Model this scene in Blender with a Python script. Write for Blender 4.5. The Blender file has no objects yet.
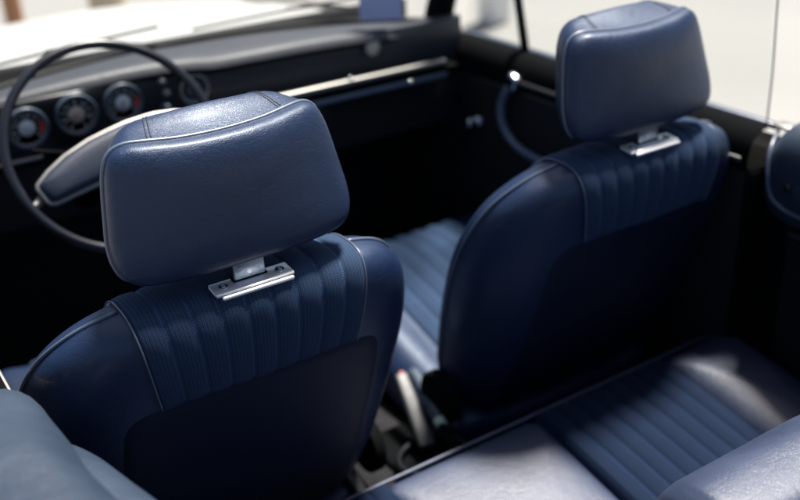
import bpy, bmesh, math, random
import numpy as np
from mathutils import Vector, Matrix
random.seed(4)
R = math.radians
sc = bpy.context.scene
Z0 = 0.95                      # height of the front seat tops above the ground

# ------------------------------------------------------------------ camera, light, exposure
cd = bpy.data.cameras.new("camera"); cam = bpy.data.objects.new("camera", cd)
sc.collection.objects.link(cam); sc.camera = cam
Rt = Vector((0.83319336, -0.5517771, -0.03648084)); Up = Vector((0.27037726, 0.34895002, 0.89729038))
Fw = Vector((0.48237429, 0.75747998, -0.43993082))
m = Matrix((Rt, Up, -Fw)).transposed().to_4x4(); m.translation = (-0.753, -0.9737, 0.5431 + Z0)
cam.matrix_world = m
cd.sensor_width = 36; cd.lens = 44.87; cd.clip_start = 0.02; cd.clip_end = 400
cd.dof.use_dof = True; cd.dof.focus_distance = 1.13; cd.dof.aperture_fstop = 2.6

SUN_EL, SUN_AZ = 70, 68        # azimuth measured from +Y (car's nose) towards +X (passenger side)
w = bpy.data.worlds.new("World"); sc.world = w; w.use_nodes = True
nt = w.node_tree; bg = nt.nodes['Background']; sk = nt.nodes.new('ShaderNodeTexSky')
sk.sky_type = 'NISHITA'; sk.sun_disc = False; sk.sun_elevation = R(SUN_EL); sk.sun_rotation = R(SUN_AZ)
sk.dust_density = 3.0; sk.air_density = 1.0; sk.ozone_density = 1.0
nt.links.new(sk.outputs[0], bg.inputs[0]); bg.inputs[1].default_value = 0.05
sl = bpy.data.lights.new("sun", 'SUN'); so = bpy.data.objects.new("sun", sl); sc.collection.objects.link(so)
sl.energy = 5; sl.angle = R(9); sl.color = (1, .95, .88)
sd = Vector((math.sin(R(SUN_AZ)) * math.cos(R(SUN_EL)), math.cos(R(SUN_AZ)) * math.cos(R(SUN_EL)), math.sin(R(SUN_EL))))
so.rotation_euler = sd.to_track_quat('Z', 'Y').to_euler()
sc.view_settings.view_transform = 'Standard'; sc.view_settings.look = 'None'
sc.view_settings.exposure = 1.1; sc.view_settings.gamma = 1
sc.cycles.max_bounces = 8; sc.cycles.transparent_max_bounces = 12

# ------------------------------------------------------------------ materials
def mat(name, col, rough=.5, metal=0, spec=.5, sheen=0, sheen_tint=(1, 1, 1), coat=0, bumps=(), vary=0, vscale=6, emis=None, coord='Object', rvary=0):
    M = bpy.data.materials.new(name); M.use_nodes = True; n = M.node_tree.nodes; l = M.node_tree.links
    b = n['Principled BSDF']; b.inputs['Base Color'].default_value = (*col, 1)
    b.inputs['Roughness'].default_value = rough; b.inputs['Metallic'].default_value = metal
    b.inputs['Specular IOR Level'].default_value = spec
    b.inputs['Sheen Weight'].default_value = sheen; b.inputs['Sheen Tint'].default_value = (*sheen_tint, 1)
    b.inputs['Coat Weight'].default_value = coat; b.inputs['Coat Roughness'].default_value = .2
    tc = n.new('ShaderNodeTexCoord')
    if vary or rvary:
        t = n.new('ShaderNodeTexNoise'); t.inputs['Scale'].default_value = vscale; t.inputs['Detail'].default_value = 6
        l.new(tc.outputs[coord], t.inputs[0])
        if vary:
            mx = n.new('ShaderNodeMixRGB'); mx.blend_type = 'MIX'
            lo = tuple(c * (1 - vary) for c in col); hi = tuple(min(1, c * (1 + vary)) for c in col)
            mx.inputs[1].default_value = (*lo, 1); mx.inputs[2].default_value = (*hi, 1)
            l.new(t.outputs[0], mx.inputs[0]); l.new(mx.outputs[0], b.inputs['Base Color'])
        if rvary:
            mr = n.new('ShaderNodeMapRange'); mr.inputs[1].default_value = .3; mr.inputs[2].default_value = .7
            mr.inputs[3].default_value = rough - rvary; mr.inputs[4].default_value = rough + rvary
            l.new(t.outputs[0], mr.inputs[0]); l.new(mr.outputs[0], b.inputs['Roughness'])
    prev = None
    for kind, scale, dist in bumps:
        if kind == 'noise':
            t = n.new('ShaderNodeTexNoise'); t.inputs['Scale'].default_value = scale; t.inputs['Detail'].default_value = 5; o = t.outputs[0]
        elif kind == 'crease':
            t = n.new('ShaderNodeTexNoise'); t.inputs['Scale'].default_value = scale; t.inputs['Detail'].default_value = 4
            t.inputs['Distortion'].default_value = 1.2
            l.new(tc.outputs[coord], t.inputs[0])
            q = n.new('ShaderNodeMath'); q.operation = 'SUBTRACT'; q.inputs[1].default_value = .5; l.new(t.outputs[0], q.inputs[0])
            a = n.new('ShaderNodeMath'); a.operation = 'ABSOLUTE'; l.new(q.outputs[0], a.inputs[0])
            c = n.new('ShaderNodeMapRange'); c.inputs[2].default_value = .035; l.new(a.outputs[0], c.inputs[0]); o = c.outputs[0]
        else:
            t = n.new('ShaderNodeTexVoronoi'); t.inputs['Scale'].default_value = scale; t.feature = 'DISTANCE_TO_EDGE'; o = t.outputs[0]
            c = n.new('ShaderNodeMapRange'); c.inputs[2].default_value = .18; l.new(o, c.inputs[0]); o = c.outputs[0]
        if not t.inputs[0].is_linked: l.new(tc.outputs[coord], t.inputs[0])
        bp = n.new('ShaderNodeBump'); bp.inputs['Strength'].default_value = 1; bp.inputs['Distance'].default_value = dist
        l.new(o, bp.inputs['Height'])
        if prev: l.new(prev.outputs[0], bp.inputs['Normal'])
        prev = bp
    if prev: l.new(prev.outputs[0], b.inputs['Normal'])
    if emis:
        b.inputs['Emission Color'].default_value = (*emis[0], 1); b.inputs['Emission Strength'].default_value = emis[1]
    return M

LB = (('noise', 9, .003), ('crease', 13, .00013), ('voronoi', 420, .00012))
leather = mat('navy_leather', (.0038, .0145, .052), .47, spec=.68, coat=.16, bumps=LB, vary=.25, vscale=12, rvary=.07)
leather_glare = mat('glare_bench_leather', (.020, .033, .074), .50, spec=1.0, bumps=LB, vary=.3, vscale=9, rvary=.06)  # paler, rougher copy of the leather; white glare is put into its colour
for m_, tnt in ((leather, (.74, .86, 1, 1)),): m_.node_tree.nodes['Principled BSDF'].inputs['Specular Tint'].default_value = tnt
inner_black = mat('cabin_black', (.018, .019, .021), .8, spec=.1, bumps=(('noise', 300, .0003),))
leather_soft = mat('soft_top_vinyl', (.016, .030, .054), .46, spec=.8, sheen=.05, sheen_tint=(.6, .75, 1),
                   bumps=(('noise', 4, .008), ('crease', 7, .0002), ('voronoi', 420, .00012)), vary=.3, vscale=14, rvary=.06)
vinyl_dark = mat('dark_vinyl', (.0035, .006, .014), .55, spec=.25, bumps=(('noise', 12, .001), ('voronoi', 500, .0001)))
thread_m = mat('navy_thread', (.006, .010, .03), .6)
piping_m = mat('piping_vinyl', (.085, .11, .16), .35, spec=.9)
shell_m = mat('seat_back_vinyl', (.004, .010, .030), .55, spec=.3, bumps=(('noise', 12, .001), ('voronoi', 500, .0001)))
black = mat('black_trim', (.004, .0045, .005), .85, spec=.05, bumps=(('noise', 400, .0002),))
blackgloss = mat('black_gloss', (.006, .007, .009), .3, spec=.4)
dashm = mat('dash_vinyl', (.018, .024, .034), .5, spec=.5, bumps=(('noise', 150, .0004),), vary=.2)
padm = mat('dash_pad_vinyl', (.032, .036, .046), .55, spec=.6, bumps=(('noise', 120, .0003), ('noise', 5, .004)), rvary=.05)
carpet = mat('carpet', (.022, .022, .024), .95, spec=.1, bumps=(('noise', 260, .004),), vary=.5, vscale=60)
chrome = mat('chrome', (.75, .76, .78), .16, metal=1, bumps=(('noise', 30, .0002),))
platem = mat('satin_chrome', (.92, .92, .93), .26, metal=.6, bumps=(('noise', 30, .0002),))
steel = mat('brushed_steel', (.30, .36, .44), .33, metal=1, bumps=(('noise', 260, .0002),), rvary=.08, vscale=90)
alu = mat('satin_aluminium', (.33, .32, .30), .45, metal=1)
dark_steel = mat('dark_steel', (.05, .05, .055), .4, metal=1)
paint = mat('cream_white_paint', (.50, .495, .475), .35, coat=.4, bumps=(('noise', 3, .002),))
rubber = mat('rubber', (.01, .01, .011), .7)
grey_pl = mat('grey_plastic', (.022, .023, .026), .45, bumps=(('noise', 40, .0006),))
slate = mat('slate_plastic', (.05, .07, .10), .4)
red_pl = mat('red_plastic', (.5, .03, .01), .4)
dialblack = mat('dial_black', (.005, .006, .008), .7, spec=.1)
dialwhite = mat('dial_white', (.7, .72, .72), .5)
dialcream = mat('dial_cream', (.55, .50, .40), .5)
rimm = mat('wheel_rim_plastic', (.006, .008, .014), .3, spec=.6)
spokem = mat('wheel_pad_vinyl', (.016, .024, .045), .5, spec=.35, bumps=(('voronoi', 400, .0001),))
cardm = mat('lilac_card', (.48, .53, .78), .6, vary=.08)
brownw = mat('brown_wood', (.42, .19, .09), .8, vary=.4, vscale=9, bumps=(('noise', 30, .01),))
tanw = mat('tan_stone', (.6, .5, .36), .85, vary=.2, vscale=9, bumps=(('noise', 30, .01),))
pave = mat('pale_paving', (.255, .252, .242), .9, vary=.1, vscale=.8, bumps=(('noise', 60, .004),), spec=.2)
whitep = mat('white_panel', (.8, .8, .8), .5, bumps=(('noise', 30, .001),))
greyp = mat('grey_panel', (.2, .21, .21), .5, bumps=(('noise', 30, .001),))
sky_blue_band = mat('blue_grey_strip', (.09, .125, .18), .3, spec=.7)

def glass_mat():
    M = bpy.data.materials.new('clear_glass'); M.use_nodes = True; n = M.node_tree.nodes; l = M.node_tree.links
    n.clear(); o = n.new('ShaderNodeOutputMaterial'); mx = n.new('ShaderNodeMixShader'); t = n.new('ShaderNodeBsdfTransparent')
    g = n.new('ShaderNodeBsdfGlossy'); lw = n.new('ShaderNodeLayerWeight'); pw = n.new('ShaderNodeMath'); pw.operation = 'POWER'; pw.inputs[1].default_value = 4
    l.new(lw.outputs['Facing'], pw.inputs[0]); f = n.new('ShaderNodeMath'); f.operation = 'MULTIPLY_ADD'; f.inputs[1].default_value = .7; f.inputs[2].default_value = .04; l.new(pw.outputs[0], f.inputs[0])
    lw.inputs[0].default_value = .5
    t.inputs[0].default_value = (.93, .95, .94, 1); g.inputs['Roughness'].default_value = .02
    l.new(f.outputs[0], mx.inputs[0]); l.new(t.outputs[0], mx.inputs[1]); l.new(g.outputs[0], mx.inputs[2]); l.new(mx.outputs[0], o.inputs[0])
    return M
glass = glass_mat()
glass_edge = mat('glass_edge', (.10, .13, .12), .3)

def velour_mat(name, col, tint):
    """ribbed velour: fine cross weave and a paler sewing thread in every groove; UV u = channel number, v = metres"""
    M = mat(name, col, .85, spec=.12, sheen=.06, sheen_tint=tint)
    n = M.node_tree.nodes; l = M.node_tree.links; b = n['Principled BSDF']
    uv = n.new('ShaderNodeUVMap'); sp = n.new('ShaderNodeSeparateXYZ'); l.new(uv.outputs[0], sp.inputs[0])
    def M_(op, a, bb=None, c=None):
        q = n.new('ShaderNodeMath'); q.operation = op
        for i, v in enumerate((a, bb, c)):
            if v is None: continue
            if isinstance(v, (int, float)): q.inputs[i].default_value = v
            else: l.new(v, q.inputs[i])
        return q.outputs[0]
    fr = M_('FRACT', sp.outputs[0]); d = M_('MINIMUM', fr, M_('SUBTRACT', 1, fr))       # 0 in the groove
    line = M_('LESS_THAN', d, .028); dash = M_('LESS_THAN', M_('FRACT', M_('MULTIPLY', sp.outputs[1], 330)), .66)
    thread = M_('MULTIPLY', line, dash)
    tc = n.new('ShaderNodeTexCoord')
    nz = n.new('ShaderNodeTexNoise'); nz.inputs['Scale'].default_value = 22; nz.inputs['Detail'].default_value = 6; l.new(tc.outputs['Object'], nz.inputs[0])
    nf = n.new('ShaderNodeTexNoise'); nf.inputs['Scale'].default_value = 900; l.new(tc.outputs['Object'], nf.inputs[0])
    m0 = n.new('ShaderNodeMixRGB'); m0.inputs[1].default_value = (*[c * .62 for c in col], 1); m0.inputs[2].default_value = (*[c * 1.45 for c in col], 1)
    cord = M_('ABSOLUTE', M_('SINE', M_('MULTIPLY', sp.outputs[0], 3.14159 * 7)))
    f0 = M_('MULTIPLY_ADD', nf.outputs[0], .45, M_('MULTIPLY_ADD', nz.outputs[0], .45, M_('MULTIPLY_ADD', cord, .5, -.25))); l.new(f0, m0.inputs[0])
    m1 = n.new('ShaderNodeMixRGB'); m1.inputs[2].default_value = (*[min(1, c * 3.4) for c in col], 1)
    l.new(m0.outputs[0], m1.inputs[1]); l.new(M_('MULTIPLY', thread, .7), m1.inputs[0]); l.new(m1.outputs[0], b.inputs['Base Color'])
    # weave: small diagonal twill cords
    wv = M_('SINE', M_('ADD', M_('MULTIPLY', sp.outputs[1], 2600), M_('MULTIPLY', sp.outputs[0], 26)))
    wc = M_('SINE', M_('MULTIPLY', sp.outputs[0], 6.2832 * 14))
    h = M_('ADD', M_('MULTIPLY', wv, .5), M_('ADD', M_('MULTIPLY', wc, .5), M_('MULTIPLY', nf.outputs[0], 2.0)))
    bp = n.new('ShaderNodeBump'); bp.inputs['Distance'].default_value = .00024; bp.inputs['Strength'].default_value = .9
    l.new(h, bp.inputs['Height']); l.new(bp.outputs[0], b.inputs['Normal'])
    return M
velour_bench = velour_mat('navy_bench_velour', (.0050, .0120, .031), (.35, .5, 1))  # same cloth as the front seats, with the bench's shade put into the colour
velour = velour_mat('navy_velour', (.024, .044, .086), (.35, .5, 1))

# ------------------------------------------------------------------ helpers
def link(name, me, material=None, parent=None, smooth=True):
    o = bpy.data.objects.new(name, me); sc.collection.objects.link(o)
    if material: me.materials.append(material)
    if smooth:
        for p in me.polygons: p.use_smooth = True
    if parent: o.parent = parent
    return o
def mesh(name, vs, fs, material, parent=None, smooth=True, uvs=None):
    me = bpy.data.meshes.new(name); me.from_pydata([tuple(map(float, v)) for v in vs], [], fs)
    bm = bmesh.new(); bm.from_mesh(me); bmesh.ops.recalc_face_normals(bm, faces=bm.faces)
    bm.to_mesh(me); bm.free()
    if uvs is not None:
        ul = me.uv_layers.new(name='UVMap')
        for lp in me.loops: ul.data[lp.index].uv = uvs[lp.vertex_index]
    return link(name, me, material, parent, smooth)
def frombm(name, bm, material, parent=None, smooth=True):
    me = bpy.data.meshes.new(name); bmesh.ops.recalc_face_normals(bm, faces=bm.faces); bm.to_mesh(me); bm.free()
    return link(name, me, material, parent, smooth)
def thing(name, label, cat, loc=(0, 0, 0), group=None):
    o = bpy.data.objects.new(name, None); sc.collection.objects.link(o); o.location = loc; o.empty_display_size = .05
    o['label'] = label; o['category'] = cat
    if group: o['group'] = group
    return o
def tag(o, label, cat, group=None):
    o['label'] = label; o['category'] = cat
    if group: o['group'] = group
def grid(nu, nv, closed_u=False):
    f = []
    for j in range(nv - 1):
        for i in range(nu if closed_u else nu - 1):
            a = j * nu + i; b_ = j * nu + (i + 1) % nu
            f.append((a, b_, b_ + nu, a + nu))
    return f
def smoothpath(pts, n=8, closed=False):
    P = [Vector(p) for p in pts]; out = []; N = len(P)
    for i in range(N if closed else N - 1):
        if closed: a, b_, c, d = P[i - 1], P[i], P[(i + 1) % N], P[(i + 2) % N]
        else: a, b_, c, d = P[max(i - 1, 0)], P[i], P[i + 1], P[min(i + 2, N - 1)]
        for k in range(n):
            t = k / n
            out.append(.5 * ((2 * b_) + (c - a) * t + (2 * a - 5 * b_ + 4 * c - d) * t * t + (3 * b_ - a - 3 * c + d) * t ** 3))
    if not closed: out.append(P[-1])
    return out
def tube_geo(path, r, seg=10, closed=False, flat=1.0, up=None):
    P = [Vector(p) for p in path]; N = len(P); vs = []; fs = []
    T = [((P[(i + 1) % N] - P[i - 1]) if closed else (P[min(i + 1, N - 1)] - P[max(i - 1, 0)])).normalized() for i in range(N)]
    nrm = Vector(up) if up else (Vector((0, 0, 1)) if abs(T[0].z) < .9 else Vector((1, 0, 0)))
    for i in range(N):
        if up: nrm = Vector(up)
        nrm = (nrm - T[i] * nrm.dot(T[i])).normalized(); bn = T[i].cross(nrm)
        rr = r[i] if isinstance(r, (list, tuple)) else r
        for k in range(seg):
            a = 2 * math.pi * k / seg
            vs.append(P[i] + bn * math.cos(a) * rr + nrm * math.sin(a) * rr * flat)
    for i in range(N if closed else N - 1):
        for k in range(seg):
            a = i * seg + k; b_ = i * seg + (k + 1) % seg; c = ((i + 1) % N) * seg
            fs.append((a, b_, c + (k + 1) % seg, c + k))
    if not closed:
        fs.append(tuple(range(seg))[::-1]); fs.append(tuple((N - 1) * seg + k for k in range(seg)))
    return vs, fs
def tube(name, path, r, material, parent=None, **k):
    v, f = tube_geo(path, r, **k); return mesh(name, v, f, material, parent)
def bm_box(bm, size, loc=(0, 0, 0), r=.003, seg=2, rot=None):
    ret = bmesh.ops.create_cube(bm, size=1); vs = ret['verts']
    bmesh.ops.scale(bm, vec=size, verts=vs)
    if r > 0:
        es = list({e for v in vs for e in v.link_edges})
        rb = bmesh.ops.bevel(bm, geom=es, offset=r, segments=seg, profile=.5, affect='EDGES'); vs = list({v for f in rb['faces'] for v in f.verts} | {v for v in vs if v.is_valid})
    if rot: bmesh.ops.rotate(bm, verts=vs, cent=(0, 0, 0), matrix=rot.to_3x3() if hasattr(rot, 'to_3x3') else rot)
    bmesh.ops.translate(bm, vec=loc, verts=vs)
    return vs
def box(name, size, loc, material, parent=None, r=.003, seg=2, rot=None, smooth=True):
    bm = bmesh.new(); bm_box(bm, size, loc, r, seg, rot)
    o = frombm(name, bm, material, parent, smooth)
    return o
def lathe(name, prof, material, parent=None, seg=40, mtx=None, caps=False):
    """prof: (radius, height) pairs, axis z, then transformed by mtx"""
    vs = []; n = len(prof)
    for r_, h in prof:
        for k in range(seg):
            a = 2 * math.pi * k / seg; vs.append(Vector((r_ * math.cos(a), r_ * math.sin(a), h)))
    if mtx: vs = [mtx @ v for v in vs]
    fs = grid(seg, n, True)
    if caps and prof[0][0] > 1e-6: fs.append(tuple(range(seg))[::-1])
    if caps and prof[-1][0] > 1e-6: fs.append(tuple((n - 1) * seg + k for k in range(seg)))
    return mesh(name, vs, fs, material, parent)
def extrude_poly(name, pts, vec, material, parent=None, bevel=0, smooth=False):
    bm = bmesh.new(); vs = [bm.verts.new(p) for p in pts]; f = bm.faces.new(vs)
    g = bmesh.ops.extrude_face_region(bm, geom=[f]); bmesh.ops.translate(bm, vec=vec, verts=[v for v in g['geom'] if isinstance(v, bmesh.types.BMVert)])
    if bevel: bmesh.ops.bevel(bm, geom=list(bm.edges), offset=bevel, segments=2, profile=.5, affect='EDGES')
    return frombm(name, bm, material, parent, smooth)

class Pad:
    """a cushion with a closed outline in (x,z), a piping plane y=yp(x,z), a rear dome of depth Br and a front dome of depth Bf"""
    def __init__(s, pts, c, yp, Br, Bf, nr, nf, n=10):
        P = smoothpath([(x, 0, z) for x, z in pts], n, True)
        s.c = c; s.out = np.array([(p.x, p.z) for p in P]); s.yp = yp; s.Br, s.Bf, s.nr, s.nf = Br, Bf, nr, nf
        d = s.out - np.array(c); s.th = np.arctan2(d[:, 1], d[:, 0]); s.r = np.hypot(d[:, 0], d[:, 1])
        o = np.argsort(s.th); s.ths = np.concatenate([s.th[o] - 2 * np.pi, s.th[o], s.th[o] + 2 * np.pi]); s.rs = np.tile(s.r[o], 3)
    def S(s, x, z):
        return math.hypot(x - s.c[0], z - s.c[1]) / float(np.interp(math.atan2(z - s.c[1], x - s.c[0]), s.ths, s.rs))
    def y(s, x, z, side):
        k = min(1, s.S(x, z)); B, n = (s.Br, s.nr) if side < 0 else (s.Bf, s.nf)
        return s.yp(x, z) + side * B * (1 - k ** n) ** (1 / n)
    def ztop(s, x):
        lo, hi = s.c[1], s.c[1] + 2
        for _ in range(40):
            mid = (lo + hi) / 2
            if s.S(x, mid) < 1: lo = mid
            else: hi = mid
        return lo
    def build(s, name, material, parent, rings=18, lump=None):
        vs = []; N = len(s.out); sgs = []
        ph = [i / rings * math.pi / 2 for i in range(rings + 1)]
        for side, n, B in ((-1, s.nr, s.Br), (1, s.nf, s.Bf)):
            seq = ph[1:] if side < 0 else ph[::-1][0:-1]
            for p_ in seq:
                k = math.sin(p_) ** (2 / n); dep = max(0, math.cos(p_)) ** (2 / n)
                if side > 0 and p_ == ph[-1]: continue
                for q in s.out:
                    x = s.c[0] + (q[0] - s.c[0]) * k; z = s.c[1] + (q[1] - s.c[1]) * k
                    y = s.yp(x, z) + side * B * dep
                    if lump: y += lump(x, z) * dep * side
                    vs.append((x, y, z))
        rows = len(vs) // N; fs = grid(N, rows, True); c0 = len(vs)
        vs.append((s.c[0], s.yp(*s.c) - s.Br, s.c[1])); vs.append((s.c[0], s.yp(*s.c) + s.Bf, s.c[1]))
        for i in range(N):
            fs.append((c0, (i + 1) % N, i)); fs.append((c0 + 1, (rows - 1) * N + i, (rows - 1) * N + (i + 1) % N))
        return mesh(name, vs, fs, material, parent)
    def strip(s, x, Lf, Lr, n=60):
        """curve in the surface at constant x, from the front, over the top, down the rear; equal arc length"""
        zt = s.ztop(x); P = []
        for i in range(200): 
            q = 1 - i / 200; z = zt - Lf * q ** 4; P.append((x, s.y(x, z, 1), z))
        for i in range(201):
            q = i / 200; z = zt - Lr * q ** 4; P.append((x, s.y(x, z, -1), z))
        P = np.array(P); L = np.concatenate([[0], np.cumsum(np.linalg.norm(np.diff(P, axis=0), axis=1))])
        t = np.linspace(0, L[-1], n)
        return np.array([np.interp(t, L, P[:, k]) for k in range(3)]).T, t
    def pip(s, a0, a1, grow=1.0, n=100, dy=0):
        """points of the outline from angle a0 to a1 (degrees)"""
        out = []
        for i in range(n + 1):
            a = R(a0 + (a1 - a0) * i / n); r = float(np.interp((a + math.pi) % (2 * math.pi) - math.pi, s.ths, s.rs)) * grow
            x = s.c[0] + r * math.cos(a); z = s.c[1] + r * math.sin(a); out.append(Vector((x, s.yp(x, z) + dy, z)))
        return out

def band(name, rows, ncol, nch, offs, amp, material, parent, skirt=.005):
    """rows[i] = array of points along the channel direction for lateral station i; pillowed channels with grooves between"""
    A = np.array(rows); nu, nv, _ = A.shape
    du = np.gradient(A, axis=0); dv = np.gradient(A, axis=1); N = np.cross(du, dv); N /= np.linalg.norm(N, axis=2)[:, :, None] + 1e-9
    if skirt < 0: N = -N; skirt = -skirt
    u = np.linspace(0, nch, nu); prof = np.abs(np.sin(np.pi * u)) ** .45
    H = offs + amp * prof[:, None] * np.ones((1, nv))
    B = A + N * H[:, :, None]
    B[0] = A[0] - N[0] * skirt; B[-1] = A[-1] - N[-1] * skirt; B[:, -1] = A[:, -1] - N[:, -1] * skirt; B[:, 0] = A[:, 0] - N[:, 0] * skirt
    vs = B.reshape(-1, 3); L = np.cumsum(np.concatenate([[0], np.linalg.norm(np.diff(A[nu // 2], axis=0), axis=1)]))
    uvs = [(u[i], L[j]) for i in range(nu) for j in range(nv)]
    fs = [(i * nv + j, (i + 1) * nv + j, (i + 1) * nv + j + 1, i * nv + j + 1) for i in range(nu - 1) for j in range(nv - 1)]
    return mesh(name, vs, fs, material, parent, uvs=uvs), B

# ------------------------------------------------------------------ setting
bm = bmesh.new(); bmesh.ops.create_grid(bm, x_segments=4, y_segments=4, size=150)
g = frombm('paved_ground', bm, pave, None, False); g['kind'] = 'structure'

# ------------------------------------------------------------------ car body
car = thing('convertible_body', 'cream white open convertible body with black cabin floor, sills and windscreen frame', 'car', (0, 0, Z0))
# floor, tunnel, footwell walls
box('floor_pan', (1.24, 2.6, .03), (0, .2, -.70), carpet, car, r=.005)
tn = []
for y in (1.0, .6, .3, .1, -.02):
    for k in range(9):
        a = math.pi * k / 8; tn.append((.13 * math.cos(a), y, -.69 + .12 * math.sin(a) ** .7))
mesh('transmission_tunnel', tn, grid(9, 5), carpet, car)
for sx in (-1, 1):
    box('kick_panel', (.03, .30, .62), (sx * .60, 1.02, -.37), inner_black, car, r=.005)
    box('lock_pillar', (.06, .055, .58), (sx * .655 - .010, -.020, -.355), black, car, r=.006)
box('bulkhead', (1.24, .03, .75), (0, 1.12, -.36), inner_black, car, r=.004)
box('rear_bulkhead', (1.24, .03, .50), (0, -.74, -.42), inner_black, car, r=.004)
for sx in (-1, 1):
    box('rear_side_trim', (.03, .80, .68), (sx * .635, -.44, -.36), inner_black, car, r=.008)
    box('sill', (.08, 1.2, .12), (sx * .64, .5, -.64), black, car, r=.01)
    # outer flanks
    prof = [(.66, -.10), (.70, -.11), (.74, -.15), (.765, -.25), (.77, -.40), (.75, -.62)]
    vs = []
    ys = [2.05, 1.6, 1.0, .93]
    for y in ys:
        t = max(0, (y - 1.0)) / 1.05
        for x, z in prof: vs.append((sx * (x - .10 * t * t), y, z - .05 * t + (.055 if x < .70 else .03 if x < .75 else 0)))
    mesh('front_wing', vs, grid(6, len(ys)), paint, car)
    vs = []
    for y in (.015, -.3, -.7, -1.2):
        for x, z in prof: vs.append((sx * x, y, z + (.03 if x < .72 else 0)))
    mesh('rear_wing', vs, grid(6, 4), paint, car)
# bonnet: gently crowned sheet from the cowl forward
vs = []; nx, ny = 25, 14
for j in range(ny):
    y = 1.10 + .86 * j / (ny - 1)
    for i in range(nx):
        x = -.62 + 1.24 * i / (nx - 1); q = j / (ny - 1)
        z = -.012 - .055 * (x / .62) ** 2 - .03 * q - .10 * max(0, q - .75) ** 2 * 6
        z -= .012 * math.exp(-((abs(x) - .50) / .02) ** 2)
        vs.append((x, y - .10 * (x / .62) ** 2, z))
mesh('bonnet', vs, grid(nx, ny), paint, car)
box('front_grille_panel', (1.2, .05, .5), (0, 1.9, -.45), paint, car, r=.02)
# cowl strip with vent slots behind the bonnet
vs = []
for j, (dy, z) in enumerate(((0, .018), (.03, .012), (.075, -.008), (.115, -.018))):
    for i in range(33):
        x = -.64 + 1.28 * i / 32; y = 1.005 - .20 * x * x + dy
        vs.append((x, y, z - .045 * (x / .64) ** 2))
cowl = mesh('cowl_panel', vs, grid(33, 4), paint, car)
def wsb(x): return 1.0 - .20 * x * x      # windscreen base line y(x)
# windscreen: frame base seal, pillars, header, curved pane
base = [(x, wsb(x), .037 - .037 * (x / .57) ** 2) for x in np.linspace(-.575, .575, 33)]
tube('windscreen_seal', base, .006, rubber, car, seg=8)
vs = []
for j in range(7):
    t = j / 6
    for i in range(33):
        x, y, z = base[i]; vs.append((x * (1 - .08 * t), y - .19 * t - .03 * t * t, z + .40 * t))
mesh('windscreen_pane', vs, grid(33, 7), glass, car)
top = [vs[6 * 33 + i] for i in range(33)]
tube('windscreen_header', top, .018, paint, car, seg=10)
for s_, ob in ((-1, base[0]), (1, base[-1])):
    b0 = Vector(ob) + Vector((s_ * .022, 0, 0)); t0 = Vector(top[0] if s_ < 0 else top[-1])
    path = [b0 + Vector((s_ * -.02, -.015, -.10)), b0 + Vector((s_ * -.012, -.012, -.03)), b0 + Vector((-s_ * .006, -.01, .02))] + [b0.lerp(t0, k) + Vector((-s_ * .004, -.008, 0)) for k in (.3, .6, 1)]
    tube('windscreen_pillar', path, [.05, .045, .038, .034, .031, .028], black, car, seg=14, flat=.8)
    tube('pillar_trim', [p + Vector((s_ * .022, .022, 0)) for p in path[1:]], .010, chrome, car, seg=8)
# wipers resting along the glass base
for x0, x1 in ((-.52, -.06), (.02, .46)):
    pts = [(x, wsb(x) + .018 - .04 * (x - x0), .052 + .05 * (x - x0)) for x in np.linspace(x0, x1, 12)]
    wp = tube('wiper_blade', pts, .003, rubber, car, seg=6)
    tube('wiper_arm', [(x1 - .02, wsb(x1) + .06, .03), (x1 - .12, wsb(x1 - .12) + .045, .055), ((x0 + x1) / 2, wsb((x0 + x1) / 2) + .02, .062)], .004, dark_steel, wp, seg=6)
# rear deck behind the folded roof
vs = []
for j, y in enumerate((-.80, -.95, -1.2, -1.45)):
    for i in range(13):
        x = -.66 + 1.32 * i / 12; vs.append((x, y, -.06 - .05 * (x / .66) ** 2 - .05 * j / 3))
mesh('boot_lid', vs, grid(13, 4), paint, car)

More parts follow.
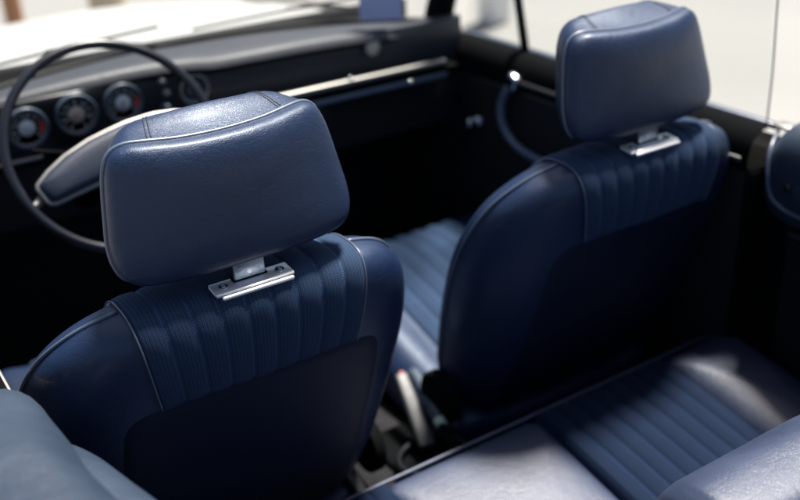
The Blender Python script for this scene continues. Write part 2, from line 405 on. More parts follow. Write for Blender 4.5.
# ------------------------------------------------------------------ doors
def make_door(sx, right):
    lab = ('black trimmed passenger door with chrome capped blue pull strap and quarter window' if right else
           'black trimmed driver door left of the steering wheel')
    d = thing('car_door', lab, 'car door', (-.022, 0, Z0), 'doors of the convertible')
    # skin outside
    prof = [(.667, -.048), (.70, -.062), (.745, -.115), (.767, -.24), (.772, -.40), (.75, -.62)]
    vs = []
    for y in (.92, .6, .3, .022):
        for x, z in prof: vs.append((sx * x, y, z))
    mesh('outer_skin', vs, grid(6, 4), paint, d)
    # inner sill: rounded black roll, chrome waist strip outside it
    pf = [(.667, -.040), (.655, -.030), (.640, -.029), (.622, -.034), (.606, -.050), (.600, -.075), (.602, -.10)]
    vs = []
    for y in np.linspace(.90, .022, 12):
        for x, z in pf: vs.append((sx * x, y, z))
    mesh('inner_sill', vs, grid(7, 12), black, d)
    box('waist_strip', (.016, .875, .010), (sx * .676, .462, -.036), chrome, d, r=.003)
    # trim panel with a raised lower pocket and a bright beading
    box('trim_panel', (.02, .88, .52), (sx * .612, .463, -.36), inner_black, d, r=.006)
    box('map_pocket', (.022, .5, .16), (sx * .592, .50, -.50), vinyl_dark, d, r=.01)
    box('beading_strip', (.006, .62, .009), (sx * .599, .345, -.080), alu, d, r=.002)
    # closing face
    box('door_edge', (.13, .012, .50), (sx * .665, .018, -.35), black, d, r=.003)
    if right:
        # pull strap
        pts = smoothpath([(.594, .628, -.082), (.586, .645, -.105), (.578, .652, -.14), (.574, .635, -.18), (.574, .585, -.212), (.576, .50, -.222), (.580, .40, -.215), (.594, .345, -.205)], 6)
        ph = tube('pull_strap', pts, .011, sky_blue_band, d, seg=12, flat=.8)
        for (yy, zz) in ((.622, -.076), (.340, -.203)):
            bm = bmesh.new(); bm_box(bm, (.020, .030, .034), (0, 0, 0), .007, 3, Matrix.Rotation(R(25), 4, 'X'))
            for v in bm.verts: v.co += Vector((.588, yy, zz))
            frombm('end_cap', bm, chrome, ph)
        cr = lathe('window_crank', [(0, .03), (.010, .029), (.012, .022), (.007, .012), (.012, .002), (.02, 0)], chrome, d, 24,
              Matrix.Translation((.600, .765, -.203)) @ Matrix.Rotation(R(-90), 4, 'Y'))
        tube('crank_arm', [(.592, .765, -.203), (.585, .79, -.235), (.585, .81, -.27)], .005, dark_steel, cr, seg=8)
        box('door_release', (.012, .07, .016), (.598, .83, -.165), dark_steel, d, r=.004)
    # quarter light and main pane
    qp = [(sx * .655, .662, -.032), (sx * .640, .676, .10), (sx * .60, .69, .36)]
    tube('quarter_window_post', qp, .0095, dark_steel, d, seg=10, flat=.8)
    tube('quarter_window_seal', [Vector(p) + Vector((0, .012, 0)) for p in qp], .004, chrome, d, seg=8)
    q = [(.655, .675, -.03), (.655, .88, -.03), (.625, .80, .22), (.60, .70, .34)]
    mesh('quarter_window_pane', [(sx * x, y, z) for x, y, z in q], [(0, 1, 2, 3)], glass, d, False)
    if not right: return d          # the driver's window is wound down
    vs = []
    for x, z in ((.655, -.04), (.648, .06), (.632, .19), (.60, .36)):
        for y in (.655, .035): vs.append((sx * x, y, z))
    mesh('window_pane', vs, grid(2, 4), glass, d)
    e = [(sx * .655, .034, -.04), (sx * .648, .031, .06), (sx * .632, .028, .19), (sx * .60, .024, .36)]
    tube('glass_edge', e, .0016, glass_edge, d, seg=6)
    return d
make_door(1, True); make_door(-1, False)
# latch plate on the passenger side pillar
lt = box('striker_plate', (.03, .035, .006), (.645, .005, -.028 + Z0), alu, None, r=.002)
lt.parent = car; lt.location = (0, 0, -Z0)
st = box('trim_moulding', (.008, .10, .008), (.612, -.10, -.195), alu, car, r=.002)

# ------------------------------------------------------------------ dashboard
dash = thing('dashboard', 'padded navy dashboard with three round gauges and a bright tray strip', 'dashboard', (0, 0, Z0))
nx = 49; vs = []
def near(x): return .825 + .08 * max(0, abs(x) - .1)
rows_ = 9
for j in range(rows_):
    t = j / (rows_ - 1)
    for i in range(nx):
        x = -.61 + 1.22 * i / (nx - 1)
        yf = wsb(x) - .004; yn = near(x) - .004
        hump = .014 * max(0, 1 - ((x + .28) / .26) ** 4) if abs(x + .28) < .26 else 0
        if t < .25:   # rolled near edge
            a = (t / .25) * math.pi / 2; y = yn + .016 - .016 * math.cos(math.pi / 2 - a) * 1.0; y = yn + .016 * (1 - math.cos(a)) ; z = .018 + .018 * math.sin(a)
        else:
            q = (t - .25) / .75; y = (yn + .016) * (1 - q) + yf * q; z = .036 + .004 * math.sin(math.pi * q) - .006 * q
        z += hump * (1 - max(0, t - .3)) - .036 * (x / .57) ** 2
        vs.append((x, y, z))
mesh('dash_pad', vs, grid(nx, rows_), padm, dash)
# underside lip of the pad
vs = []
for i in range(nx):
    x = -.61 + 1.22 * i / (nx - 1); yn = near(x) - .004
    hump = .014 * max(0, 1 - ((x + .28) / .26) ** 4) if abs(x + .28) < .26 else 0
    dz = hump - .036 * (x / .57) ** 2
    vs += [(x, yn, .018 + dz), (x, yn + .006, .008 + dz), (x, yn + .03, .004 + dz)]
mesh('pad_lip', vs, [(i * 3 + k, i * 3 + 3 + k, i * 3 + 4 + k, i * 3 + 1 + k) for i in range(nx - 1) for k in (0, 1)], black, dash)
# fascia
PY = .845
bm = bmesh.new(); bm_box(bm, (1.2, .03, .115), (0, PY + .02, -.035), .006)
frombm('fascia', bm, dashm, dash)
box('lower_fascia', (1.2, .05, .12), (0, PY + .03, -.165), inner_black, dash, r=.01)
bm = bmesh.new(); bm_box(bm, (.37, .028, .098), (-.275, PY - .0, -.024), .010, 3)
frombm('instrument_binnacle', bm, blackgloss, dash)
box('tray_strip', (.56, .016, .014), (.235, PY - .046, -.060), alu, dash, r=.005, seg=3)
box('parcel_tray', (.60, .07, .006), (.245, PY - .02, -.072), black, dash, r=.002)
box('tray_edge', (.58, .010, .011), (.225, PY - .050, -.088), sky_blue_band, dash, r=.003)
box('lower_strip', (.14, .008, .008), (-.44, PY - .016, -.082), alu, dash, r=.003)
FACE = Matrix.Rotation(R(90), 4, 'X')           # lathe axis z -> -y
def numerals(parent, items, size, z_off):
    bmj = bmesh.new()
    for txt, x, z in items:
        cu = bpy.data.curves.new('t', 'FONT'); cu.body = txt; cu.size = size; cu.align_x = 'CENTER'; cu.align_y = 'CENTER'; cu.extrude = .0002
        o = bpy.data.objects.new('t', cu); sc.collection.objects.link(o); me = bpy.data.meshes.new_from_object(o)
        me.transform(Matrix.Translation((x, -.0, z)) @ Matrix.Rotation(R(90), 4, 'X')); bmj.from_mesh(me)
        bpy.data.objects.remove(o); bpy.data.meshes.remove(me)
    for v in bmj.verts: v.co.y += z_off
    return bmj
def gauge(x, z, r, kind):
    y0 = PY - .0145
    T = Matrix.Translation((x, y0, z)) @ FACE
    g_ = lathe('gauge', [(r * .86, -.004), (r * .86, -.0005), (0, -.0005)], dialblack, dash, 48, Matrix.Translation((x, y0 - .001, z)) @ FACE)
    lathe('bezel', [(r * .84, .001), (r * .88, .007), (r * .94, .009), (r * 1.0, .006), (r * 1.02, -.003)], slate, g_, 48, T)
    lathe('inner_ring', [(r * .80, .002), (r * .83, .0045), (r * .86, .004), (r * .865, .001)], alu, g_, 48, T)
    cm = dialwhite if kind != 'middle' else dialcream
    lathe('dial_centre', [(r * .40, -.0005), (r * .40, .0012), (0, .0016)], cm, g_, 32, T)
    bm = bmesh.new()
    a0, a1, n = (-130, 130, 19) if kind != 'middle' else (-150, 150, 13)
    for k in range(n):
        a = R(a0 + (a1 - a0) * k / (n - 1)); L = .010 if k % 2 == 0 else .006
        rot = Matrix.Rotation(a, 4, 'Y'); rr = r * .77 - L / 2
        bm_box(bm, (.0009 if k % 2 else .0014, .0006, L * .8), (rr * math.sin(a), -.0006, rr * math.cos(a)), 0, rot=rot)
    items = []
    lab = {'left': ('0', '1/2', '1'), 'middle': ('20', '40', '60', '80', '100', '120', '140'), 'right': ('1', '2', '3', '4', '5', '6')}[kind]
    for k, tx in enumerate(lab):
        a = R(-110 + 220 * k / (len(lab) - 1)); items.append((tx, r * .56 * math.sin(a), r * .56 * math.cos(a)))
    b2 = numerals(None, items, .0062, -.0008); me = bpy.data.meshes.new('n'); b2.to_mesh(me); b2.free(); bm.from_mesh(me)
    for v in bm.verts: v.co += Vector((x, y0 - .0012, z))
    frombm('dial_markings', bm, dialwhite, g_, False)
    if kind != 'middle':
        vs = []
        for k in range(9):
            a = R(70 + 50 * k / 8)
            for q in (.60, .78): vs.append((x + r * q * math.sin(a), y0 - .0028, z + r * q * math.cos(a)))
        mesh('red_zone', vs, [(2 * k, 2 * k + 2, 2 * k + 3, 2 * k + 1) for k in range(8)], red_pl, g_, False)
    a = {'left': -60, 'middle': -120, 'right': 200}[kind]; d_ = Vector((math.sin(R(a)), 0, math.cos(R(a))))
    c_ = Vector((x, y0 - .0045, z)); tube('needle', [c_ - d_ * r * .15, c_ + d_ * r * .66], [.0012, .0005], dialwhite if kind == 'left' else red_pl, g_, seg=6)
gauge(-.388, -.024, .038, 'left'); gauge(-.297, -.018, .039, 'middle'); gauge(-.208, -.014, .038, 'right')
def knob(x, z, r, name, m_, y=None, h=.018):
    return lathe(name, [(r * 1.25, 0), (r * 1.25, .004), (r, .005), (r * .9, h), (r * .6, h + .002), (0, h + .002)], m_, dash, 24, Matrix.Translation((x, (PY - .0145) if y is None else y, z)) @ FACE)
knob(-.128, .012, .007, 'warning_lamp', alu, h=.008); knob(-.122, -.012, .007, 'warning_lamp', alu, h=.008)
knob(-.128, -.038, .008, 'switch_knob', slate)
# round side vent right of the binnacle and the pale clock on the passenger side
v_ = lathe('round_vent', [(.030, 0), (.031, .012), (.027, .016), (.022, .010), (.020, .002), (0, .002)], slate, dash, 40, Matrix.Translation((-.062, PY + .004, -.018)) @ FACE)
lathe('vent_ring', [(.031, .010), (.032, .014), (.029, .017), (.026, .0155)], alu, v_, 40, Matrix.Translation((-.062, PY + .004, -.018)) @ FACE)
lathe('vent_centre', [(.016, 0), (.014, .012), (0, .013)], alu, v_, 32, Matrix.Translation((-.062, PY + .004, -.018)) @ FACE)
v2 = lathe('clock', [(.022, 0), (.022, .006), (.019, .008), (.017, .005), (0, .005)], slate, dash, 40, Matrix.Translation((.356, PY + .004, -.010)) @ FACE)
lathe('clock_face', [(.0165, .005), (.0150, .0062), (0, .0070)], dialcream, v2, 32, Matrix.Translation((.356, PY + .004, -.010)) @ FACE)
lathe('tray_button', [(.006, 0), (.006, .006), (0, .007)], chrome, dash, 16, Matrix.Translation((.27, PY - .046, -.054)))
lathe('edge_button', [(.005, 0), (.005, .004), (0, .005)], chrome, dash, 16, Matrix.Translation((.415, PY - .055, -.086)) @ FACE)

# card behind the windscreen
bm = bmesh.new(); bm_box(bm, (.092, .0025, .20), (0, 0, .10), .0004, 1)
cardo = frombm('paper_card', bm, cardm, None, False); cardo.location = (.392, .862, Z0 + .040); cardo.rotation_euler = (R(-6), 0, R(-30))
tag(cardo, 'lilac blue card standing on the dashboard against the windscreen', 'card')

# ------------------------------------------------------------------ steering wheel
SW = Vector((-.2985, .605, -.013)); tl = R(31.2); RW = .1755
sw = thing('steering_wheel', 'thin rimmed navy steering wheel with chrome edged two spoke bar', 'steering wheel', (SW.x, SW.y, SW.z + Z0))
ux = Vector((1, 0, 0)); uy = Vector((0, math.sin(tl), math.cos(tl))); uz = Vector((0, -math.cos(tl), math.sin(tl)))
def W(a, b_, c): return ux * a + uy * b_ + uz * c
vs, fs = tube_geo([W(RW * math.cos(t), RW * math.sin(t), 0) for t in np.linspace(0, 2 * math.pi, 96, endpoint=False)], .0080, seg=14, closed=True, flat=1, up=tuple(uz))
mesh('rim', vs, fs, rimm, sw)
B13 = R(13); cs, sn = math.cos(B13), math.sin(B13)
def bar(x, y, c): 
    a = x * cs - y * sn; b_ = x * sn + y * cs - .018
    return W(a, b_, c)
half = [(.0, .043), (.035, .0425), (.082, .036), (.118, .025), (.142, .014), (.1455, .010), (.142, -.018), (.1385, -.0225), (.132, -.0245), (.07, -.026), (0, -.027)]
outl = [(-x, y) for x, y in half[::-1]] + half[1:-1] if False else [(-x, y) for x, y in half] + [(x, y) for x, y in half[::-1][1:-1]]
cen = (0, .008); vs = []; N = len(outl)
for k, c in ((1, -.012), (1, .004), (.95, .013), (.85, .018), (.6, .021), (.25, .022)):
    for x, y in outl: vs.append(bar(cen[0] + (x - cen[0]) * (k if k == 1 else 1 - (1 - k) * .6), cen[1] + (y - cen[1]) * k, c - .05 * (abs(x) / .145) ** 2 * 0))
fs = grid(N, 6, True); fs.append(tuple(range(N))); fs.append(tuple(5 * N + i for i in range(N)))
sp_ = mesh('spoke_bar', vs, fs, spokem, sw)
vs, fs = tube_geo([bar(x, y, .006) for x, y in outl], .0042, seg=8, closed=True, up=tuple(uz))
mesh('bar_trim', vs, fs, alu, sp_)
for s_ in (-1, 1):
    tube('rim_bracket', [bar(s_ * .139, -.006, -.004), bar(s_ * .160, -.012, -.004), bar(s_ * .172, -.014, -.002)], [.009, .006, .007], alu, sw, seg=10)
tube('steering_column', [W(0, -.012, -.01), W(0, -.012, -.06), W(0, -.01, -.30)], [.030, .034, .036], black, sw, seg=20)
tube('shift_lever', smoothpath([W(.02, -.03, -.075), W(.06, -.10, -.07), Vector((-.197, .50, -.246)) - SW, Vector((-.11, .50, -.246)) - SW, Vector((-.020, .50, -.243)) - SW], 6), .0075, grey_pl, sw, seg=10)
tube('indicator_stalk', [W(-.03, .0, -.05), W(-.09, .02, -.045), W(-.125, .028, -.04)], [.004, .004, .006], black, sw, seg=8)

# ------------------------------------------------------------------ front seats
def make_front_seat():
    s = thing('front_seat', '', 'car seat', (0, 0, Z0), 'front seats of the convertible')
    # ---- backrest
    right_half = [(0, .001), (.09, .001), (.15, -.004), (.200, -.022), (.240, -.060), (.262, -.112), (.271, -.17), (.270, -.25), (.262, -.34), (.246, -.43), (.205, -.50), (.10, -.525), (0, -.53)]
    pts = right_half + [(-x, z) for x, z in right_half[::-1][1:-1]]
    yp = lambda x, z: .030 - .36 * z + 2.2 * max(0, abs(x) - .14) ** 2
    lump = lambda x, z: 0
    back = Pad(pts, (0, -.26), yp, .090, .080, 3.0, 3.0)
    bo = back.build('backrest', leather, s, rings=22)
    for v in bo.data.vertices:
        x, y, z = v.co; t = min(1, max(0, (y - yp(x, z)) / .08)); v.co.x *= 1 - .10 * t
    for a0, a1 in ((-62, 59.6), (120.4, 242)): tube('piping', back.pip(a0, a1, 1.003, 80), .0025, piping_m, bo, seg=8)
    # ---- ribbed velour running over the top
    rows = []; NU = 9 * 9 + 1
    for i in range(NU):
        u = -1 + 2 * i / (NU - 1)
        P, t = back.strip(.15 * u, .34, .128 - .004 * abs(u), 90)
        # the panel tapers towards its lower rear edge
        z = P[:, 2]; rear = np.arange(90) > np.argmax(z); k = np.clip((-z) / .13, 0, 1) ** 1.3
        for j in range(90):
            if rear[j]:
                x2 = .15 * u * (1 - .13 * k[j]); P[j] = (x2, back.y(x2, P[j, 2], -1), P[j, 2])
        rows.append(P)
    vo, Bv = band('velour_panel', rows, 0, 9, 0.0014, .0038, velour, s, skirt=-.005)
    for col in (0, -1):
        q = [Vector(p) for p in (Bv[1 if col == 0 else -2, 30:-1] )]
        off = -.0022 if col == 0 else .0022
        tube('panel_seam', [p + Vector((off, -.0002, -.0004)) for p in q], .0012, piping_m, vo, seg=6)
    # ---- hard rear panel below the velour
    vs = []; NX, NZ = 40, 40; x0 = .182; zt_, zb_ = -.118, -.50
    for j in range(NZ + 1):
        b_ = -1 + 2 * j / NZ
        for i in range(NX + 1):
            a = -1 + 2 * i / NX
            # squircle mapping keeps the corners round
            n_ = 10; rr = max(abs(a), abs(b_)); nn = (abs(a) ** n_ + abs(b_) ** n_) ** (1 / n_) if rr > 0 else 1
            k = rr / nn if rr > 0 else 0
            x = a * k * x0; z = (zt_ + zb_) / 2 - b_ * k * (zt_ - zb_) / 2 * -1 * -1
            e = 1 - rr; h = .0022 * min(1, e / .03) - .002 * (e < .001)
            vs.append((x, back.y(x, z, -1) - h, z))
    mesh('rear_panel', vs, grid(NX + 1, NZ + 1), shell_m, s)
    # ---- post and plate
    bm = bmesh.new(); rot = Matrix.Rotation(R(7), 4, 'X')
    bm_box(bm, (.102, .041, .0042), (0, 0, 0), .0020, 3)
    for v in bm.verts:      # round the plan corners, turn the rear edge down
        ax = abs(v.co.x) - .038
        if ax > 0: v.co.y *= math.sqrt(max(.05, 1 - (ax / .0125) ** 2 * .75))
    bm_box(bm, (.092, .0050, .0052), (0, -.0190, -.0002), .0024, 3)
    bmesh.ops.rotate(bm, verts=bm.verts, cent=(0, 0, 0), matrix=rot.to_3x3()); bmesh.ops.translate(bm, vec=(0, -.006, .0045), verts=bm.verts)
    pl = frombm('mounting_plate', bm, platem, s)
    for sx in (-1, 1):
        T = Matrix.Translation((sx * .0365, -.006, .0045)) @ rot @ Matrix.Translation((0, 0, .0028))
        lathe('screw', [(.0062, 0), (.0060, .0010), (.0048, .0014), (.0040, .0004), (.0032, .0004), (.0030, .0018), (.0012, .0020), (.0011, .0008), (0, .0008)], dark_steel if False else steel, pl, 20, T)
        lathe('screw_recess', [(.0046, .0007), (.0041, .0009), (.0034, .0007)], black, pl, 20, T)
    bm = bmesh.new(); bm_box(bm, (.040, .0075, .060), (0, .001, .028), .0016, 3, Matrix.Rotation(R(-3), 4, 'X'))
    frombm('headrest_post', bm, steel, s)
    box('post_slot', (.044, .011, .004), (0, .001, .0075), black, s, r=.001, rot=rot)
    # ---- headrest
    hh = [(0, .181), (.05, .182), (.090, .185), (.112, .185), (.127, .178), (.1355, .163), (.1405, .143), (.1465, .105), (.150, .078), (.1475, .055), (.137, .039), (.114, .031), (.06, .028), (0, .028)]
    pts = hh + [(-x, z) for x, z in hh[::-1][1:-1]]
    hyp = lambda x, z: .014 + .12 * (z - .06) + (1.1 * x * x + .04 * x) * min(1.2, max(.3, z / .16))
    H = Pad(pts, (0, .095), hyp, .028, .080, 4.6, 4.2)
    def hl(x, z): return .0
    ho = H.build('headrest', leather, s, rings=22)
    for v in ho.data.vertices:
        x, y, z = v.co; f_ = min(1, max(0, (y - hyp(x, z)) / .04)); t_ = min(1, max(0, (y - hyp(x, z)) / .08)); v.co.x *= 1 - .30 * t_ ** 1.2
        if z > .09: v.co.z += .022 * f_ * max(0, 1 - (x / .13) ** 2) * (z - .09) / .09
    tube('headrest_piping', H.pip(-22, 202, 1.0, 120), .0026, piping_m, ho, seg=8)
    for x in (-.082, .082):
        for dx in (-.0022, .0022):
            P, t = H.strip(x + dx, .10, .001, 60); q = [Vector((p[0] * (1 - .30 * min(1, (p[1] - hyp(p[0], p[2])) / .08) ** 1.2), p[1], p[2] + .022 * min(1, (p[1] - hyp(p[0], p[2])) / .04) * (1 - (p[0] / .13) ** 2) * (p[2] - .09) / .09)) for p in P if p[1] > H.yp(x, .18) + .004][::1]
            tube('top_seam', [Vector((p.x, p.y, p.z)) for p in q], .0009, thread_m, ho, seg=6)
    # ---- cushion
    def zs(x, y): return -.415 - .16 * (.70 - y) - .02 * math.exp(-((y - .30) / .15) ** 2)
    ch = [(0, .735), (.15, .735), (.215, .715), (.245, .67), (.252, .55), (.252, .30), (.24, .20), (.20, .16), (0, .155)]
    cp = ch + [(-x, y) for x, y in ch[::-1][1:-1]]
    C_ = Pad(cp, (0, .44), lambda x, y: -(zs(x, y) - .055 + .018 * math.exp(-((abs(x) - .205) / .04) ** 2)), .055, .07, 3.6, 5)
    co = C_.build('seat_cushion', leather, s, rings=16)
    for v in co.data.vertices: v.co = Vector((v.co.x, v.co.z, -v.co.y))
    bmx = bmesh.new(); bmx.from_mesh(co.data); bmesh.ops.recalc_face_normals(bmx, faces=bmx.faces); bmx.to_mesh(co.data); bmx.free()
    rows = []
    for i in range(64):
        x = -.152 + .304 * i / 63; rows.append([(x, y, -C_.y(x, y, -1)) for y in np.linspace(.725, .20, 50)])
    vb, _ = band('cushion_velour', rows, 0, 7, .002, .008, velour, co, skirt=-.006)
    bm = bmesh.new(); bm_box(bm, (.40, .46, .12), (0, .44, -.60), .01); frombm('seat_base', bm, black, s)
    # recliner hinge covers
    for sx in (-1, 1):
        T = Matrix.Translation((sx * .252, .20, -.47)) @ Matrix.Rotation(R(90 * sx), 4, 'Y')
        lathe('recliner_cover', [(.05, -.005), (.05, .012), (.044, .017), (0, .018)], black, s, 32, T)
    return s
proto = make_front_seat()
proto.location = (-.3439, 0, Z0)
proto['label'] = 'navy front seat with headrest directly behind the steering wheel, nearer of the two'
def copy_tree(o, parent=None):
    c = o.copy(); sc.collection.objects.link(c)
    if parent: c.parent = parent
    for ch in list(o.children): copy_tree(ch, c)
    return c
ps = copy_tree(proto); ps.location = (.3439, .0334, Z0)
ps['label'] = 'navy front passenger seat with headrest beside the door with the blue pull strap'

# ------------------------------------------------------------------ rear bench
rb = thing('rear_bench', 'blue rear bench with pale reflecting leather panels and ribbed velour insets behind the front seats', 'bench seat', (0, 0, Z0))
def flip(o):
    for v in o.data.vertices: v.co = Vector((v.co.x, v.co.z, -v.co.y))
    bmx = bmesh.new(); bmx.from_mesh(o.data); bmesh.ops.recalc_face_normals(bmx, faces=bmx.faces); bmx.to_mesh(o.data); bmx.free()
    return o
def zb(x, y): return -.432 + .17 * (y - .05) * 1.0 + .012 * math.exp(-((abs(x) - .30) / .2) ** 2) * 0
def rrect(x0, x1, y0, y1, r, n=4):
    o = []
    for cx, cy, a0 in ((x1 - r, y1 - r, 0), (x0 + r, y1 - r, 90), (x0 + r, y0 + r, 180), (x1 - r, y0 + r, 270)):
        for k in range(n): a = R(a0 + 90 * k / (n - 1)); o.append((cx + r * math.cos(a), cy + r * math.sin(a)))
    # fill long sides
    out = []
    for i, p_ in enumerate(o):
        q_ = o[(i + 1) % len(o)]; out.append(p_); L = math.hypot(q_[0] - p_[0], q_[1] - p_[1]); m_ = int(L / .06)
        for k in range(1, m_): out.append((p_[0] + (q_[0] - p_[0]) * k / m_, p_[1] + (q_[1] - p_[1]) * k / m_))
    return out
CB = Pad(rrect(-.605, .605, -.46, .055, .05), (0, -.20), lambda x, y: -(zb(x, y) - .035), .034, .13, 6, 8, n=3)
cb = flip(CB.build('seat_cushion', leather_glare, rb, rings=14))
def panel(name, x0, x1, y0, y1, rise, material, parent, n=2.4):
    c = ((x0 + x1) / 2, (y0 + y1) / 2)
    P_ = Pad(rrect(x0, x1, y0, y1, .022), c, lambda x, y: -(zb(x, y) - .012), rise, .03, n, 4, n=3)
    return flip(P_.build(name, material, parent, rings=16))
panel('centre_pad', -.148, .146, -.44, .050, .034, leather_glare, cb, 2.6)
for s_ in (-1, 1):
    x0, x1 = sorted((s_ * .428, s_ * .602)); panel('outer_bolster', x0, x1, -.44, .048, .058, leather_glare, cb, 2.2)
    rows = []
    for i in range(73):
        x = s_ * .145 + (s_ * .430 - s_ * .145) * i / 72; xs_ = x
        rows.append([(xs_, y, zb(x, y) + .002 + .012 * (1 - ((y + .20) / .25) ** 4)) for y in np.linspace(.052, -.42, 50)])
    if s_ < 0: rows = rows[::-1]
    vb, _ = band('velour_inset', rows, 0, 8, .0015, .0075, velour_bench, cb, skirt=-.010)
fe = smoothpath([(x, .058 - .012 * (abs(x) > .58), zb(x, .055) - .004 - .010 * math.cos(x / .6 * math.pi * 2) * .0 - .02 * max(0, abs(x) - .55)) for x in np.linspace(-.6, .6, 25)], 2)
tube('front_piping', fe, .0034, leather_glare, cb, seg=10)
# backrest of the bench
def yb_(x, z): return -.500 - .42 * (z + .12)
BB = Pad(rrect(-.60, .60, -.50, -.135, .05), (0, -.30), lambda x, z: yb_(x, z), .07, .060, 4, 5, n=3)
bb = BB.build('backrest', leather_glare, rb, rings=14)
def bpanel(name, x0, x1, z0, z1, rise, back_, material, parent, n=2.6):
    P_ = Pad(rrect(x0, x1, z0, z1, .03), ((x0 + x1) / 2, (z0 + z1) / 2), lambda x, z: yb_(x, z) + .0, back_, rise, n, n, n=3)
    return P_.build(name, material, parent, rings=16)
bpanel('centre_pad', -.112, .170, -.48, -.112, .082, .078, leather_glare, bb, 3.0)
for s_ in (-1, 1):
    x0, x1 = sorted((s_ * .43, s_ * .602)); bpanel('outer_bolster', x0, x1, -.48, -.12, .080, .070, leather_glare, bb)
    rows = []
    xa, xb = (-.118, -.425) if s_ < 0 else (.175, .425)
    for i in range(73):
        x = xa + (xb - xa) * i / 72; P, t = BB.strip(x, .30, .06, 50); rows.append(P)
    if s_ < 0: rows = rows[::-1]
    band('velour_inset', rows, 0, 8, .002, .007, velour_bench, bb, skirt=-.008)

# ------------------------------------------------------------------ folded soft top under its cover
st_ = thing('folded_soft_top', 'folded soft top under a pale blue grey vinyl cover wrapping round the rear seat', 'soft top', (0, 0, Z0))
def cover(path, rx, rz, name, parent, seed, seg=36, amp=.006):
    rr = random.Random(seed); P = smoothpath(path, 12); N = len(P); vs = []
    ph = [rr.uniform(0, 6.28) for _ in range(6)]
    for i in range(N):
        T = (P[min(i + 1, N - 1)] - P[max(i - 1, 0)]); T.z = 0; T.normalize(); S_ = Vector((T.y, -T.x, 0))
        t = i / (N - 1); e = min(1, t / .05) if t < .05 else min(1, (1 - t) / .05); k = max(.02, (1 - (1 - e) ** 2.4)) ** .42
        for j in range(seg):
            a = 2 * math.pi * j / seg; ca, sa = math.cos(a), math.sin(a)
            ex = abs(ca) ** .8 * (1 if ca > 0 else -1); ez = abs(sa) ** .8 * (1 if sa > 0 else -1)
            wob = amp * (math.sin(a * 2 + t * 22 + ph[0]) + .7 * math.sin(a * 3 - t * 41 + ph[1]) + .5 * math.sin(a + t * 67 + ph[2]))
            vs.append(P[i] + S_ * (ex * (rx * k + wob * k)) + Vector((0, 0, ez * (rz * (.35 + .65 * k) * (k > .03) * k + wob * k))))
    fs = grid(seg, N); 
    fs = []
    for i in range(N - 1):
        for j in range(seg): fs.append((i * seg + j, i * seg + (j + 1) % seg, (i + 1) * seg + (j + 1) % seg, (i + 1) * seg + j))
    fs.append(tuple(range(seg))); fs.append(tuple((N - 1) * seg + j for j in range(seg)))
    return mesh(name, vs, fs, leather_soft, parent)
UP_ = [(-.668, .006, -.088), (-.668, -.06, -.070), (-.666, -.14, -.052), (-.660, -.26, -.035), (-.64, -.42, -.025), (-.56, -.58, -.03), (-.40, -.68, -.05), (-.2, -.72, -.06), (0, -.73, -.06)]
BX = -.014
cover([(x + BX, y, z - .018) for x, y, z in UP_ + [(-x, y, z) for x, y, z in UP_[::-1][1:]]], .078, .088, 'cover', st_, 3, amp=.002)
UI = [(-.640, -.02, -.125), (-.622, -.16, -.085), (-.605, -.30, -.058), (-.575, -.44, -.05), (-.50, -.58, -.06), (-.36, -.66, -.08), (0, -.69, -.09)]
cover([(x + BX * .3, y, z - .014) for x, y, z in UI + [(-x, y, z) for x, y, z in UI[::-1][1:]]], .055, .06, 'inner_fold', st_, 8, amp=.002)
for s_ in (-1, 1):
    pth = smoothpath([(s_ * .650 + BX, .012, -.036), (s_ * .608 + BX, -.008, -.050), (s_ * .591 + BX, -.020, -.088), (s_ * .593 + BX, -.04, -.134), (s_ * .590 + BX, -.12, -.142), (s_ * .586 + BX, -.30, -.112)], 6)
    tube('cover_piping', pth, .0036, piping_m, st_, seg=8)
    lathe('snap_fastener', [(.007, 0), (.006, .003), (0, .004)], dark_steel, st_, 20, Matrix.Translation((s_ * .589 + BX, -.062, -.100)) @ Matrix.Rotation(R(-90 * s_), 4, 'Y'))

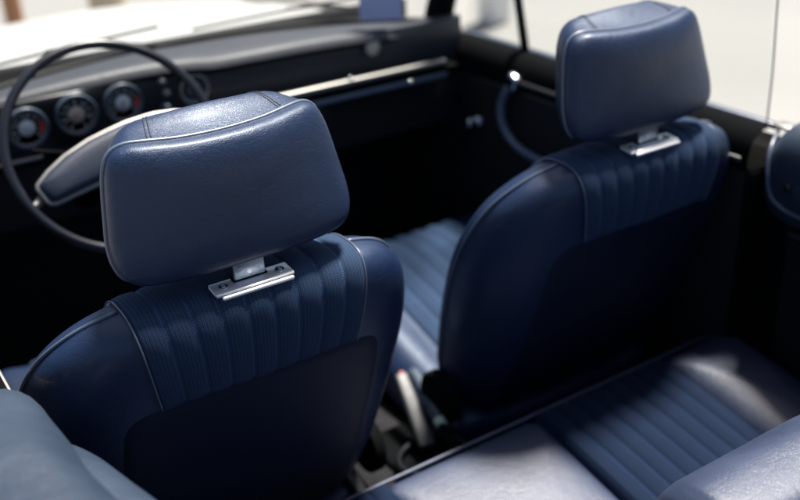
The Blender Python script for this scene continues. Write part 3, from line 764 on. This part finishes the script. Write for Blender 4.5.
# ------------------------------------------------------------------ between the seats
hb = thing('handbrake', 'slate blue handbrake lever with a bright tip ring on the tunnel', 'handbrake', (0, 0, Z0))
tube('lever', smoothpath([(.098, .335, -.475), (.085, .27, -.485), (.070, .212, -.500)], 5), [.012] * 10 + [.010], slate, hb, seg=14)
tube('tip_ring', [(.0705, .214, -.4995), (.0665, .200, -.5035)], .0112, mat('pale_green_ring', (.45, .62, .5), .3), hb, seg=14)
tube('lever_shaft', [(.067, .202, -.503), (.055, .13, -.525), (.045, .06, -.575)], .0075, black, hb, seg=10)
def buckle(x, y, z, rx, rz, lab, with_red):
    b_ = thing('seat_belt_buckle', lab, 'belt buckle', (x, y, z + Z0), 'seat belt buckles between the front seats')
    b_.rotation_euler = (R(rx), 0, R(rz))
    bm = bmesh.new(); bm_box(bm, (.030, .014, .15), (0, 0, .0), .006, 3)
    for v in bm.verts: v.co.x *= 1 - .25 * (v.co.z / .15); v.co.y += .12 * (v.co.z + .05) ** 2
    frombm('buckle_stalk', bm, grey_pl, b_)
    if with_red:
        bm = bmesh.new(); bm_box(bm, (.010, .005, .006), (.004, .006, .0770), .0015, 2); frombm('release_button', bm, red_pl, b_)
    return b_
buckle(.050, .262, -.497, -58, -12, 'pale grey seat belt buckle with red release beside the handbrake', True)
buckle(-.118, .135, -.545, -40, 25, 'small pale buckle low on the floor behind the driver seat', False)
bm = bmesh.new(); bm_box(bm, (.13, .20, .02), (.04, .22, -.570), .008); cup = frombm('tunnel_cover', bm, black, car)
vs_, fs_ = tube_geo([(.04 + .065 * math.cos(t), .19 + .05 * math.sin(t), -.548) for t in np.linspace(0, 2 * math.pi, 40, endpoint=False)], .006, seg=8, closed=True)
mesh('gaiter_ring', vs_, fs_, blackgloss, car)

# ------------------------------------------------------------------ far things beyond the bonnet and the window
def post(name, x, y, r, h, m_, lab, cat, rings):
    o = lathe(name, [(r * 1.05, 0), (r, .02), (r * .97, h * .5), (r * .9, h - .03), (r * .6, h), (0, h + .005)], m_, None, 24, None)
    o.location = (x, y, 0); tag(o, lab, cat); return o
post('wooden_post', .46, 4.75, .05, 1.6, brownw, 'out of focus brown wooden post beyond the bonnet at far left', 'post', 0)
post('stone_bollard', 1.0, 4.80, .11, 1.0, tanw, 'out of focus tan stone bollard beyond the bonnet', 'bollard', 0)
cabl = thing('utility_cabinet', 'out of focus white cabinet with a grey door seen through the quarter window', 'cabinet', (3.15, 3.95, 0))
bm = bmesh.new(); bm_box(bm, (.15, .15, .95), (0, 0, .475), .01); frombm('cabinet_body', bm, whitep, cabl)
for dx in (-.046,):
    bm = bmesh.new(); bm_box(bm, (.045, .012, .26), (dx, -.081, .50), .003); frombm('cabinet_door', bm, greyp, cabl)
